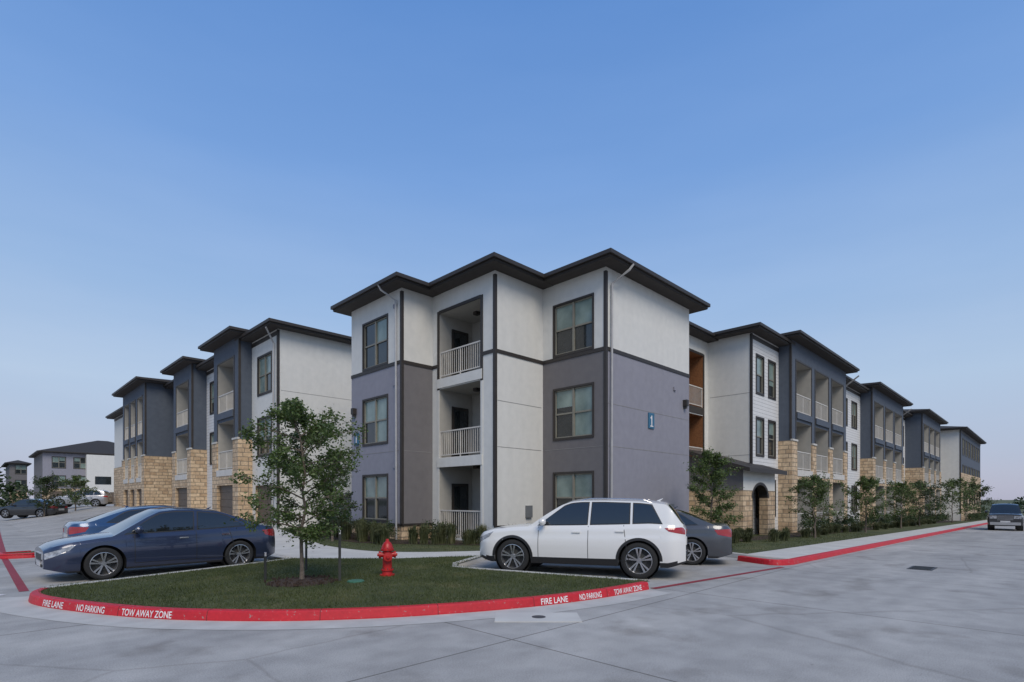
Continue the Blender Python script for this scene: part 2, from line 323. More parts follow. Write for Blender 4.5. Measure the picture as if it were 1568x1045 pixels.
def balc(s,f,r0,r1,bays,z,garage=False,upper=BLUE):
    pw=.75; bw=(r1-r0-(bays+1)*pw)/bays; zt=z-.16
    holes=[];g=[]
    for i in range(bays):
        a=r0+pw+i*(bw+pw); b=a+bw
        holes+= [(a,b,3.3,5.95),(a,b,6.45,9.25)]
        if garage: g.append((a,b,BASE,2.45))
        else: g.append((a,b,-1.2,2.75))
    wall(W,s,f,r0,r1,4.85,zt,upper,holes)
    wall(W,s,f-.07,r0-.07,r1+.07,BASE,4.85,STONE,[(a,b,c,min(d,4.85)) for a,b,c,d in holes]+g)
    for (a,b,c,d) in holes:
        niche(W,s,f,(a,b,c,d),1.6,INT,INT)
        if c<4: 
            for x in (a,b): W.quad(T(s,f-.07,x,c),T(s,f,x,c),T(s,f,x,4.85),T(s,f-.07,x,4.85),STONE)
        fb(WN,s,f+1.54,f+1.595,a+.25,min(b-.2,a+1.9),c+.02,c+2.15,TRIM); fb(WN,s,f+1.52,f+1.54,a+.35,min(b-.3,a+1.8),c+.12,c+2.05,GLD)
        railing(RL,s,f+.03,a,b,c,step=.14)
        fb(TR,s,f-.10,f,a+.002,b-.002,c-.34,c,BLUE if c>4 else RAIL)
        if c>4:
            fb(TR,s,f-.03,f+.002,a-.09,a,4.85,d+.09,TRIM); fb(TR,s,f-.03,f+.002,b,b+.09,4.85,d+.09,TRIM); fb(TR,s,f-.03,f+.002,a,b,d,d+.09,TRIM)
    for (a,b,c,d) in g:
        if garage:
            niche(W,s,f-.07,(a,b,c,d),.25,STONE)
            for k in range(9): fb(WN,s,f+.1+(.012 if k%2 else 0),f+.18,a,b,-1.2+k*.41+.01,-1.2+(k+1)*.41,GARG)
        else:
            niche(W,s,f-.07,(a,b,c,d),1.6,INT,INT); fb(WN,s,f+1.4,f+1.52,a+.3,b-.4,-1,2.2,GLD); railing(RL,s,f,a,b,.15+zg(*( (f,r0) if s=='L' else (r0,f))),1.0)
    fb(TR,s,f-.12,f,r0-.1,r0+pw,4.83,4.93,SIDE)
    for i in range(1,bays+1):
        x=r0+i*(bw+pw); fb(TR,s,f-.12,f,x,x+pw,4.83,4.93,SIDE)
    plain_sides(s,f,r0,r1,zt,upper,STONE)
    u,v=(f,r0) if s=='L' else (r0,f)
    corner(TR,u,v,4.95,zt-.1)
    rf(s,f,r0,r1,z)
def flat(s,f,r0,r1,z,m,wins,zl=WZ,garages=(),side=None,double=True,low=None,corn=True):
    zt=z-.16; holes=[(a,b,c,d) for a,b in wins for c,d in zl]
    gh=[(a,b,BASE,2.4) for a,b in garages]
    if low:
        wall(W,s,f,r0,r1,4.85,zt,m,holes); wall(W,s,f-.05,r0-.05,r1,BASE,4.85,low,[q for q in holes if q[3]<4.85]+gh)
    else: wall(W,s,f,r0,r1,BASE,zt,m,holes+gh)
    for q in holes: window(WN,s,f,q,double,tw=.10)
    for q in gh:
        niche(W,s,f-(.05 if low else 0),q,.25,STONE)
        for k in range(9): fb(WN,s,f+.12+(.012 if k%2 else 0),f+.2,q[0],q[1],-1.2+k*.4+.01,-1.2+(k+1)*.4,GARG)
    plain_sides(s,f,r0,r1,zt,side or m)
    if corn:
        u,v=(f,r0) if s=='L' else (r0,f); corner(TR,u,v,0,zt-.1)
    fb(TR,s,f-.03,f+.002,r0+.12,r1-.01,zt-.35,zt-.15,TRIM)
    rf(s,f,r0,r1,z)
flat('L',10.6,26.7,30.1,10.2,WHITE,[(27.5,29.2)],zl=WZ[1:],garages=[(27.2,29.6)])
balc('L',9.95,30.1,34.2,1,10.45,True)
flat('L',10.75,34.2,38.4,10.1,LAP,[(36.4,37.6)],zl=WZ[1:],double=False)
balc('L',9.9,38.4,42.7,1,10.47,True)
flat('L',10.8,42.7,46.6,10.12,BLUE,[],corn=False)
balc('L',9.0,46.6,54.6,3,10.4,True)
flat('L',10.5,54.7,68,10.14,WHITE,[(56,57.5),(60,61.5)],low=STONE)
flat('R',10.65,27.5,31.2,10.2,LAP,[(28.1,29.0),(29.75,30.65)],double=False,side=WHITE)
balc('R',10.0,31.2,42.0,3,10.5)
flat('R',10.7,42.0,49.0,10.15,LAP,[(43.8,45.2),(46.5,47.9)])
balc('R',9.9,49.0,61,3,10.52)
flat('R',10.72,61,67,10.17,LAP,[(62.8,64.0),(65,66.2)])
balc('R',9.3,67,79,3,10.54)
flat('R',11,79,82.1,9.9,WHITE,[])
flat('R',7.8,82.1,106,10.1,BLUE,[(84+3.1*i,85.8+3.1*i) for i in range(7)],side=WHITE,low=STONE)
for u in (42.3,61.3): TR.tube([(u,9.3,10.0),(u+.1,10.3,9.3),(u+.1,10.6,9.0),(u+.1,10.6,-.5)],.05,SPOUT,6)
MET=MATS['meter_grey']
for i in range(4):
    for j in range(4):
        u0=13.2+i*.36; z0=.55+j*.38
        fb(TR,'R',26.55,26.697,u0,u0+.3,z0,z0+.33,MET); TR.lathe([(26.47,.001),(26.47,.09),(26.55,.09)],(u0+.15,0,z0+.19),1,SPOUT,12)
for mb,nm in ((W,'walls'),(WN,'windows_and_doors'),(TR,'trim'),(RF,'roofs'),(RL,'railings')): mb.finish(nm,bld)
def far_building(name,u0,u1,v0,v1,z,wins,split=None):
    global W,WN,TR,RF
    e=empty(name,rot=Q); W=MB();WN=MB();TR=MB();RF=MB()
    hs=[(a,a+1.5,c,c+1.6) for a in wins for c in (3.6,6.4)]
    gar=[(u0+.8+3.4*i,u0+3.2+3.4*i,0,2.9) for i in range(int((u1-u0)/3.6))]
    wall(W,'R',v0,u0,u1,3.3,z-.1,GREY_SHADE if not split else GREY_LIT,hs); wall(W,'R',v0-.05,u0-.05,u1,-1,3.3,STONE,gar)
    for q in hs: window(WN,'R',v0,q)
    for q in gar: fb(WN,'R',v0+.05,v0+.1,q[0],q[1],0,2.9,GARG)
    if split: W.box(split,u1+1,v0-1.2,v0+3,-1,z-.3,WHITE); WN.box(split+1,split+3,v0-1.25,v0-1.2,4,5.2,GLD);WN.box(split+1,u1-.2,v0-1.25,v0-1.2,0,2.8,GARG)
    wall(W,'L',u0,v0,v1,-1,z-.1,GREY_SHADE); wall(W,'L',u1,v0,v1,-1,z-.1,WHITE); wall(W,'R',v1,u0,u1,-1,z-.1,WHITE)
    roof(RF,u0,u1,v0,v1,z,slope=.33)
    for mb,nm in ((W,'walls'),(WN,'windows'),(RF,'roof')): mb.finish(nm,e)
far_building('apartment_building',7.6,24,105,120,8.8,[8.7,11.2],split=12.6)
far_building('apartment_building',5.2,7.6,135,150,8.4,[6])
# ---------------- ground ----------------
def axis_vals():
    a=[-2500,-1200,-600,-350,-220,-160,-120]; b=list(range(-100,152,2)); return a+b+[170,220,350,600,1200,2500]
us=axis_vals(); vs_=axis_vals(); G=MB(); nv=len(vs_)
G.v=[(u,v,zg(u,v)) for u in us for v in vs_]
kc=G.mi(CONC); kf=G.mi(FIELD)
for i in range(len(us)-1):
    for j in range(nv-1):
        G.f.append((i*nv+j,(i+1)*nv+j,(i+1)*nv+j+1,i*nv+j+1))
        G.m.append(kc if (-100<=us[i]<130 and -60<=vs_[j]<130) else kf)
G.finish('ground',rot=Q)
import bmesh
def patch(name,poly,off,m,step=2,parent=None):
    bm=bmesh.new(); f=bm.faces.new([bm.verts.new((u,v,0)) for u,v in poly])
    lo=[min(p[k] for p in poly) for k in (0,1)]; hi=[max(p[k] for p in poly) for k in (0,1)]
    for k in (0,1):
        x=math.ceil(lo[k]/step)*step
        while x<hi[k]:
            co=[0,0,0];no=[0,0,0];co[k]=x;no[k]=1
            bmesh.ops.bisect_plane(bm,geom=bm.verts[:]+bm.edges[:]+bm.faces[:],plane_co=co,plane_no=no); x+=step
    bmesh.ops.triangulate(bm,faces=bm.faces[:])
    for v in bm.verts: v.co.z=zg(v.co.x,v.co.y)+off
    me=bpy.data.meshes.new(name); bm.to_mesh(me); bm.free(); me.materials.append(m)
    ob=bpy.data.objects.new(name,me); scene.collection.objects.link(ob)
    if parent: ob.parent=parent
    else: ob.rotation_euler=(0,0,Q)
    return ob
def cr(pts,n=10,closed=False):
    out=[];P=[Vector((*p,0)) for p in pts]
    for i in range(len(P)-1):
        p0=P[max(i-1,0)];p1=P[i];p2=P[i+1];p3=P[min(i+2,len(P)-1)]
        for k in range(n):
            t=k/n; q=.5*((2*p1)+(p2-p0)*t+(2*p0-5*p1+4*p2-p3)*t*t+(3*p1-p0-3*p2+p3)*t**3); out.append((q.x,q.y))
    out.append(pts[-1]); return out
JNT=M('kerb_joint',(.09,.03,.03),rough=.9)
def kerb(name,path,m,h=.14,w=.15,inner=1,parent=None,joints=0):
    mb=MB(); n=len(path); vs=[];fs=[]
    prof=[(0,-.05),(.0,.02),(.02,h-.02),(.04,h),(w,h),(w,-.05)]
    acc=0; nxt=joints
    for i,(u,v) in enumerate(path):
        a=path[max(i-1,0)];b=path[min(i+1,n-1)]; d=Vector((b[0]-a[0],b[1]-a[1])).normalized(); nx=(-d.y*inner,d.x*inner)
        z=zg(u,v)
        for o,zz in prof: vs.append((u+nx[0]*o,v+nx[1]*o,z+zz))
        if i: acc+=math.dist(path[i],path[i-1])
        if joints and acc>nxt:
            nxt+=joints; jv=[]
            for sg in (-.004,.004):
                for o,zz in ((-.003,.0),(-.003,.02),(.017,h-.018),(.038,h+.003),(w,h+.003)): jv.append((u+nx[0]*o+d.x*sg,v+nx[1]*o+d.y*sg,z+zz))
            mb.add(jv,[(q,q+1,q+6,q+5) for q in range(4)],JNT)
    k=len(prof)
    for i in range(n-1):
        for j in range(k-1): fs.append((i*k+j,(i+1)*k+j,(i+1)*k+j+1,i*k+j+1))
    fs.append(tuple(range(k))); fs.append(tuple((n-1)*k+j for j in range(k)))
    mb.add(vs,fs,m); return mb.finish(name,parent,rot=0 if parent else Q)
front=[(-8.25,9.45),(-8.02,9.0),(-7.55,8.6),(-6.76,8.21),(-5.67,7.80),(-4.67,7.55),(-3.45,7.465),(-2.40,7.55),(-1.35,7.80),(-.24,8.21),(.69,8.67),(1.64,9.31),(2.55,10.1)]
fr_uv=cr([W2U(*p) for p in front],8)
kerb('kerb',fr_uv,RED,inner=1,joints=1.55)
back=[(2.62,10.3),(2.45,10.55),(-.7,12.25),(-1.25,12.6),(-1.3,13.2),(-.75,15.05),(-3.04,14.32),(-5.94,14.35),(-6.2,13.6),(-8.0,10.1),(-8.25,9.6)]
back_uv=[W2U(*p) for p in back]
kerb('kerb',[W2U(*p) for p in back[1:6]],SIDE,inner=1)
kerb('kerb',[W2U(*p) for p in back[7:]]+[W2U(-8.25,9.47)],SIDE,inner=1)
def inset(path,o):
    out=[]
    n=len(path)
    for i,(u,v) in enumerate(path):
        a=path[max(i-1,0)];b=path[min(i+1,n-1)]; d=Vector((b[0]-a[0],b[1]-a[1])).normalized(); out.append((u-d.y*o,v+d.x*o))
    return out
isl=inset(fr_uv,.12)+back_uv
patch('grass',isl,.125,GRASS)
gut=inset(fr_uv,-.5)
GUTM=M('gutter_concrete',(.52,.50,.46),(.41,.395,.365),scale=2.5,rough=.9,bump=.2,bscale=90)
mb=MB()
for i in range(len(fr_uv)-1):
    a,b,c,d=fr_uv[i],fr_uv[i+1],gut[i+1],gut[i]; mb.quad((a[0],a[1],.004),(b[0],b[1],.004),(c[0],c[1],.004),(d[0],d[1],.004),GUTM)
mb.finish('road_gutter',rot=Q)
far=cr([(9.9,25),(9.0,20),(8.5,17.0),(8.6,14.6),(9.6,13.2),(11.2,12.2),(13.5,10.9)],5)
lawn=far+[(16.2,7.25),(15.9,6.3),(30,6.3),(60,6.3),(104,6.3),(104,12),(30,14),(14,22),(12,25)]
patch('grass',lawn,.125,GRASS)
near=cr([(13.2,10.2),(10.2,11.2),(8.0,12.3),(6.0,14.4),(6.2,17),(7.6,21),(8.2,25)],5)
patch('sidewalk',far+[(13.2,10.2)]+near[1:],.12,SIDE)
patch('sidewalk',[(15.35,4.93),(15.9,6.3),(104,6.3),(104,4.93)],.128,SIDE)
kerb('kerb',cr([(15.0,6.2),(14.55,5.2),(15.0,4.82),(16.5,4.8),(25,4.8),(45,4.8),(75,4.8),(104,4.8)],6),RED,inner=1)
kerb('kerb',[(10.2,11.15),(13.3,10.15),(16.1,7.2),(15.6,6.2),(15.3,5.0)],SIDE,inner=1)
kerb('kerb',[(6.0,14.3),(6.2,17),(7.6,21),(8.2,25)][::-1],SIDE,inner=1)
mb=MB()
for i in range(40):
    u=17+i*1.6; z=zg(u,5.5)+.133; mb.quad((u,4.96,z),(u+.015,4.96,z),(u+.015,6.28,z),(u,6.28,z),GRV)
mb.finish('sidewalk_joints',rot=Q)
patch('mulch_bed',[(16.3,9.2),(24,8.6),(30,8.3),(60,8.2),(100,7.2),(100,8.2),(80,9.5),(30,10.6),(28.5,9.8),(24.5,9.8),(20,11),(16,11)],.135,MULCH)
patch('mulch_bed',cr([(9.7,21),(9.9,17.5),(11.2,15.2),(12.6,13.2),(14.4,11.4)],3)+[(15.7,11.1),(15.7,14),(13.1,14),(13.1,17.6),(11.7,17.7),(11.7,22)],.135,MULCH)
def stripe(name,pts,w,m,off=.006):
    mb=MB()
    for i in range(len(pts)-1):
        a=Vector(pts[i]);b=Vector(pts[i+1]);d=(b-a).normalized();n=Vector((-d.y,d.x))*w/2
        q=[a-n,b-n,b+n,a+n]; mb.quad(*[(p.x,p.y,zg(p.x,p.y)+off) for p in q],m)
    mb.finish(name,rot=Q)
stripe('fire_lane_marking',[W2U(2.65,10.2),W2U(6.7,13.45)],.13,REDL)
stripe('fire_lane_marking',[W2U(-8.9,9.9),W2U(-14.3,15.3),W2U(-22,23.3),W2U(-38,40)],.14,REDL)
stripe('fire_lane_marking',[W2U(-8.9,9.5),W2U(-12,9.6)],.10,WPNT,.008)
for q in ((-7.1,15.3),(-9.6,18.2),(-12.2,21)): 
    a=W2U(*q); stripe('parking_line',[a,(a[0]-4.6,a[1])],.10,WPNT,.007)
k2=[W2U(-14.6,16.4),W2U(-14.9,15.7),W2U(-14.4,15.3),W2U(-13.8,15.6),W2U(-13.6,16.2)]
kerb('kerb',cr(k2,4),RED,inner=1)
patch('grass',cr(k2,4)+[W2U(-13.2,17.4),W2U(-14.3,17.6)],.11,GRASS)
mb=MB(); c=(.38,7.72)
mb.box(c[0]-.62,c[0]+.58,c[1]-.30,c[1]+.30,.0,.010,SIDE); mb.lathe([(.014,.001),(.014,.085),(.012,.1),(.002,.1)],(c[0],c[1],0),2,IRON,20)
mb.finish('manhole_cover')
mb=MB(); c=(10.2,13.5); mb.box(-.45,.45,-.25,.25,-.02,.012,IRON)
for i in range(9): mb.box(-.4+i*.095,-.36+i*.095,-.2,.2,.012,.02,STEEL)
mb.finish('storm_drain_grate',loc=(c[0],c[1],zg(*W2U(*c))),rot=Q)
mb=MB(); mb.lathe([(.155,.001),(.155,.14),(.14,.16),(.1,.16)],(-2.95,10.25,0),2,M('valve_box_green',(.05,.16,.10),rough=.6),20); mb.finish('valve_box_cover')
L=[0]
for i in range(1,len(fr_uv)): L.append(L[-1]+math.dist(fr_uv[i],fr_uv[i-1]))
def at(s):
    i=max(0,min(len(L)-2,int(np.searchsorted(L,s))-1)); t=(s-L[i])/(L[i+1]-L[i]); a=fr_uv[i];b=fr_uv[i+1]
    d=Vector((b[0]-a[0],b[1]-a[1])).normalized(); return (a[0]+(b[0]-a[0])*t,a[1]+(b[1]-a[1])*t),(d.y,-d.x)
def s_of(x,y):
    p=W2U(x,y); k=min(range(len(fr_uv)),key=lambda i:math.dist(fr_uv[i],p))
    best=(9,0)
    for j in range(-40,41):
        s=L[k]+j*.02
        if s<0 or s>L[-1]: continue
        q,_=at(s); d=math.dist(q,p)
        if d<best[0]: best=(d,s)
    return best[1]
txt=MB()
def word(t,x,y,ln):
    cu=bpy.data.curves.new('t','FONT'); cu.body=t; cu.offset=.015; ob=bpy.data.objects.new('t',cu); scene.collection.objects.link(ob)
    bpy.context.view_layer.update(); dg=bpy.context.evaluated_depsgraph_get(); me=bpy.data.meshes.new_from_object(ob.evaluated_get(dg))
    co=[v.co.copy() for v in me.vertices]; mx=max(c.x for c in co); mn=min(c.x for c in co); hy=max(c.y for c in co)
    s0=s_of(x,y); vs=[]
    for c in co:
        s=s0+(c.x-mn)/(mx-mn)*ln; p,n=at(s); z=.024+c.y/hy*.092; inn=.02*(z-.02)/.1
        vs.append((p[0]+n[0]*(.005-inn),p[1]+n[1]*(.005-inn),z))
    txt.add(vs,[tuple(p.vertices) for p in me.polygons],WPNT)
    bpy.data.objects.remove(ob); bpy.data.meshes.remove(me)
word('FIRE LANE',-7.3,8.5,.56); word('NO PARKING',-6.5,8.1,.62); word('TOW AWAY ZONE',-5.6,7.78,.88)
word('FIRE LANE',.46,8.55,.52); word('NO PARKING',1.13,8.92,.5); word('TOW AWAY ZONE',1.78,9.42,.8)
txt.finish('kerb_lettering',rot=Q)
# ---------------- vegetation ----------------
def inpoly(x,y,poly):
    r=False;j=len(poly)-1
    for i in range(len(poly)):
        a,b=poly[i],poly[j]
        if (a[1]>y)!=(b[1]>y) and x<(b[0]-a[0])*(y-a[1])/(b[1]-a[1])+a[0]: r=not r
        j=i
    return r
def blades(name,poly,n,h0,h1,w,off,m=BLADE,box=None):
    mb=MB(); vs=[];fs=[]; lo=[min(p[k] for p in poly) for k in (0,1)]; hi=[max(p[k] for p in poly) for k in (0,1)]
    if box: lo=[max(lo[0],box[0]),max(lo[1],box[1])]; hi=[min(hi[0],box[2]),min(hi[1],box[3])]
    c=0
    while c<n:
        x=rnd.uniform(lo[0],hi[0]);y=rnd.uniform(lo[1],hi[1])
        if not inpoly(x,y,poly): continue
        c+=1; a=rnd.uniform(0,6.28); dx=math.cos(a)*w;dy=math.sin(a)*w; h=rnd.uniform(h0,h1)*(0.7+.5*(math.sin(x*2.1)*math.sin(y*1.7)*.5+.5)); z=zg(x,y)+off
        lx=rnd.gauss(0,.4)*h;ly=rnd.gauss(0,.4)*h; o=len(vs)
        vs+=[(x-dx,y-dy,z),(x+dx,y+dy,z),(x+lx,y+ly,z+h)]; fs.append((o,o+1,o+2))
    mb.add(vs,fs,m); return mb.finish(name,rot=Q)
blades('grass',isl,60000,.02,.055,.006,.12)
blades('grass',lawn,22000,.03,.07,.009,.12,box=(8,5,34,25))
def leafquad(vs,fs,p,size,rg):
    a=Vector((rg.gauss(0,1),rg.gauss(0,1),rg.gauss(0,.7))).normalized(); b=a.cross(Vector((rg.gauss(0,1),rg.gauss(0,1),rg.gauss(0,1)))).normalized()
    l=size*rg.uniform(.7,1.3); w=l*.5; o=len(vs)
    vs+= [p-a*l/2,p+b*w/2,p+a*l/2,p-b*w/2]; fs.append((o,o+1,o+2,o+3))
def tree(name,u,v,H,cr_,z0,nleaf,leaf,seed,mat=LEAF,trunk=.045,nb=26):
    rg=random.Random(seed); zb=zg(u,v)+.1
    e=empty(name,(( u-v)/R2,(u+v)/R2,zb)); tb=MB(); vs=[];fs=[]
    tp=[Vector((0,0,-.1))]; k=10
    for i in range(1,k+1): tp.append(Vector((rg.gauss(0,.015)*i*.6,rg.gauss(0,.015)*i*.6,H*.93*i/k)))
    tb.tube(tp,[trunk*(1.35 if i==0 else 1)*(1-.85*i/k) for i in range(k+1)],BARK,8)
    tips=[]
    for i in range(nb):
        t=(i+.5)/nb; z=z0*.85+(H*.9-z0*.85)*t; f=z/(H*.93)*k; j=min(int(f),k-1); base=tp[j].lerp(tp[j+1],f-j)
        env=cr_*(math.sin(math.pi*min(1,(.22+.78*t)))**.5)*rg.uniform(.6,1.15)
        if t>.85: env*=.65
        az=i*2.4+rg.uniform(-.5,.5); rise=rg.uniform(.35,1.1)*(.55 if t<.25 else 1)
        d=Vector((math.cos(az),math.sin(az),rise)).normalized(); ln=env*1.1
        pts=[base]; 
        for q in range(1,5):
            d=(d+Vector((rg.gauss(0,.15),rg.gauss(0,.15),-.05))).normalized(); pts.append(pts[-1]+d*ln/4)
        tb.tube(pts,[trunk*.4*(1-.2*q) for q in range(5)],BARK,5)
        for q in (1,2,3,4):
            for _ in range(3):
                d2=(d+Vector((rg.gauss(0,.7),rg.gauss(0,.7),rg.gauss(0,.5)))).normalized(); l2=ln*rg.uniform(.2,.42); e2=pts[q]+d2*l2
                tb.tube([pts[q],pts[q]+d2*l2*.5+Vector((0,0,.01)),e2],[trunk*.15,trunk*.1,trunk*.05],BARK,4); 
                dens=rg.choice((.25,.6,1,1.7)); tips.append((pts[q],e2,dens))
    tot=sum(x[2] for x in tips)
    for a,b,dn in tips:
        for _ in range(int(nleaf*dn/tot)+1):
            t=rg.uniform(.15,1.15); p=a.lerp(b,t)+Vector((rg.gauss(0,.055*cr_),rg.gauss(0,.055*cr_),rg.gauss(0,.06*cr_))); leafquad(vs,fs,p,leaf,rg)
    tb.finish('trunk_and_limbs',e,smooth=True); lb=MB(); lb.add(vs,fs,mat); lb.finish('foliage',e); return e
def UV(x,y): return W2U(x,y)
tree('young_tree',*UV(-3.95,10.2),3.72,.92,.85,15500,.064,3,LEAF,.042,38)
tree('young_tree',9.4,18.7,3.5,.75,.9,5000,.09,4,LEAFD)
tree('young_tree',19.6,9.1,3.75,1.0,.7,8500,.085,5,LEAF)
tree('young_tree',26.8,7.6,3.0,.95,.9,4000,.09,6,LEAF); tree('young_tree',35.6,7.5,3.35,1.15,.9,3800,.11,8,LEAF)
tree('young_tree',45.5,7.5,3.4,1.2,.8,3200,.12,9,LEAF); tree('young_tree',52,7.4,3.7,1.5,.8,3000,.14,10,LEAFD); tree('young_tree',70,7.3,4.6,2.0,1,3000,.17,11,LEAF)
tree('young_tree',86,6.9,4.8,2.0,1,2600,.2,12,LEAFD)
tree('young_tree',*UV(-36.2,42),3.1,1.2,.6,2600,.14,13,LEAFD); tree('young_tree',*UV(-37,46),2.9,1.2,.4,2400,.14,14,LEAF)
def shrubs(name,items,mat,leaf,seed,dens=1):
    rg=random.Random(seed); vs=[];fs=[]; mb=MB()
    for (u,v,r,h) in items:
        n=int(900*dens*r*h/.25*.5)
        for _ in range(n):
            a=rg.uniform(0,6.28); el=rg.uniform(0,1)**.6*math.pi/2; k=rg.uniform(.65,1.05)*(1+.18*math.sin(a*3+u)+.1*math.sin(el*7+v))
            p=Vector((u+r*k*math.cos(a)*math.cos(el*.95),v+r*k*math.sin(a)*math.cos(el*.95),zg(u,v)+.12+h*k*math.sin(el)))
            leafquad(vs,fs,p,leaf,rg)
    mb.add(vs,fs,mat); return mb.finish(name,rot=Q)
def tufts(name,items,seed,m):
    rg=random.Random(seed); vs=[];fs=[];mb=MB()
    for (u,v,r,h) in items:
        for _ in range(170):
            a=rg.uniform(0,6.28); q=rg.uniform(.1,1); hh=h*rg.uniform(.6,1.1); x=u+rg.gauss(0,.06);y=v+rg.gauss(0,.06); z=zg(u,v)+.12
            w=.012; dx,dy=-math.sin(a)*w,math.cos(a)*w; ex=x+math.cos(a)*r*q;ey=y+math.sin(a)*r*q; mx=(x*.6+ex*.4);my=(y*.6+ey*.4)
            o=len(vs); vs+=[(x-dx,y-dy,z),(x+dx,y+dy,z),(mx+dx,my+dy,z+hh*.8),(mx-dx,my-dy,z+hh*.8),(ex,ey,z+hh*(1-.35*q))]; fs+=[(o,o+1,o+2,o+3),(o+3,o+2,o+4)]
    mb.add(vs,fs,m); return mb.finish(name,rot=Q)
TUFT=M('ornamental_grass_blades',(.06,.075,.028),(.12,.13,.055),c3=(.20,.18,.09),kind='leaf',scale=3,rough=.7)
b1=[];t1=[]
for i in range(12): b1.append((11.0+rnd.uniform(-.15,.15),17.3+i*.38,.3,.65))
for i in range(6): b1.append((12.3+i*.1,17.0-i*.12,.32,.6))
for i in range(9): b1.append((12.5+rnd.uniform(-.1,.1),13.4+i*.28,.28,.45)) if i not in (4,5,6,7) else None
for i in range(6): b1.append((13.1+i*.42,13.4-i*.05,.3,.6))
for i in range(7): b1.append((15.1,13.4-i*.38,.3,.62))
for i in range(12): b1.append((15.6+i*.5,10.45+rnd.uniform(-.1,.1),.33,.6))
shrubs('shrub_row',b1,LEAFD,.06,21)
for i in range(16): t1.append((10.3+rnd.uniform(-.3,.4),16.2+i*.34,.42,rnd.uniform(.55,.95)))
for i in range(14): t1.append((11.0+i*.22,15.8-i*.27+rnd.uniform(-.2,.2),.4,rnd.uniform(.5,.85)))
for i in range(16): t1.append((15.9+i*.6,9.7+rnd.uniform(-.3,.3),.42,.5))
tufts('ornamental_grass',t1,22,TUFT)
b2=[]
for i in range(74):
    u=30+i*.72; b2.append((u,9.0+rnd.uniform(-.15,.15),.42,.8 if i%9<6 else .5))
for i in range(26): b2.append((82+i*.9,7.0,.5,.8))
shrubs('hedge',b2,LEAFD,.11,23,.35)
t2=[(17+i*1.1,8.2+rnd.uniform(-.4,.4),.4,rnd.uniform(.35,.6)) for i in range(44)]
tufts('ornamental_grass',t2,24,TUFT)
def mass(name,items,seed,leaf=.8):
    rg=random.Random(seed); vs=[];fs=[];mb=MB()
    for (u,v,r,h) in items:
        for _ in range(260):
            a=rg.uniform(0,6.28);el=rg.uniform(0,1.5);k=rg.uniform(.5,1.05); leafquad(vs,fs,Vector((u+r*k*math.cos(a)*math.cos(el),v+r*k*math.sin(a)*math.cos(el),zg(u,v)+h*k*math.sin(el))),leaf,rg)
    mb.add(vs,fs,LEAFD); mb.finish(name,rot=Q)
mass('distant_trees',[(-6+i*2.3+rnd.uniform(-1,1),140+rnd.uniform(-4,4)-i*1.5,3.2,rnd.uniform(4,7.5)) for i in range(6)],31)
mass('distant_trees',[(150+i*6,-12+i*1.3+rnd.uniform(-3,3),4.5,rnd.uniform(2.6,4.2)) for i in range(14)],32,1.0)
mb=MB(); mb.lathe([(.12,.62),(.15,.5),(.18,.2),(.19,.01)],(-3.99,10.2,0),2,MULCH,24)
for i in range(140):
    a=rnd.uniform(0,6.28);r=rnd.uniform(.1,.68); x=-3.99+r*math.cos(a);y=10.2+r*math.sin(a); l=rnd.uniform(.02,.05); mb.box(x,x+l,y,y+.02,.14,.17+rnd.uniform(0,.03),MULCH)
mb.finish('mulch_ring')
for (x,y,h) in ((-4.75,10.45,.55),(-4.55,12.0,.75),(-3.27,10.3,1.05)):
    mb=MB(); mb.box(-.012,.012,-.018,.018,0,h,STEEL); mb.box(-.025,.025,-.004,.004,0,h*.98,STEEL); mb.box(-.014,.014,-.020,.020,h*.87,h+.001,WPNT)
    mb.finish('tree_stake',loc=(x,y,.11),rot=rnd.uniform(0,1))
mb=MB(); HP=[(0,.001),(0,.15),(.035,.15),(.04,.105),(.10,.10),(.11,.125),(.14,.125),(.15,.095),(.42,.09),(.50,.095),(.52,.13),(.56,.13),(.57,.115),(.62,.105),(.67,.075),(.70,.04),(.705,.035),(.75,.03),(.755,.001)]
mb.lathe(HP,(0,0,0),2,HYD,24)
for s in (1,-1): mb.lathe([(s*.05,.055),(s*.13,.055),(s*.135,.07),(s*.17,.07),(s*.175,.03),(s*.20,.028),(s*.201,.001)],(0,0,.43),0,HYD,16)
mb.lathe([(-.05,.07),(-.14,.07),(-.145,.09),(-.18,.088),(-.185,.035),(-.215,.03),(-.216,.001)],(0,0,.40),1,HYD,16)
for k in range(8):
    a=k*.785; mb.lathe([(.125,.012),(.16,.012),(.161,.001)],(.112*math.cos(a),.112*math.sin(a),0),2,STEEL,6); mb.lathe([(.50,.011),(.575,.011),(.576,.001)],(.118*math.cos(a),.118*math.sin(a),0),2,STEEL,6)
mb.finish('fire_hydrant',loc=(-2.55,11.1,.12),rot=.3,smooth=True)
# ---------------- cars ----------------
TYRE=M('tyre_rubber',(.018,.018,.018),rough=.85); RIM=M('alloy',(.55,.55,.56),rough=.25,metal=.9); RIMD=M('wheel_dark',(.02,.02,.02),rough=.6)
CGL=M('car_glass',(.014,.016,.017),rough=.02,spec=.9,coat=.5); BLK=M('black_plastic',(.02,.02,.021),rough=.5); CHR=M('chrome',(.7,.7,.7),rough=.1,metal=1)
HLT=M('headlight',(.45,.47,.5),(.12,.12,.13),scale=14,rough=.08,spec=.9,coat=1); TLT=M('taillight',(.38,.01,.012),(.24,.006,.008),rough=.1,coat=1); PLATE=M('licence_plate',(.6,.6,.6),rough=.5)
def sm(pts,xs,k=3):
    g=np.arange(xs[0]-.3,xs[-1]+.3,.02); y=np.interp(g,[p[0] for p in pts],[p[1] for p in pts])
    ker=np.exp(-np.linspace(-2,2,2*k+1)**2); ker/=ker.sum(); y=np.convolve(np.pad(y,k,mode='edge'),ker,'valid'); return np.interp(xs,g,y)
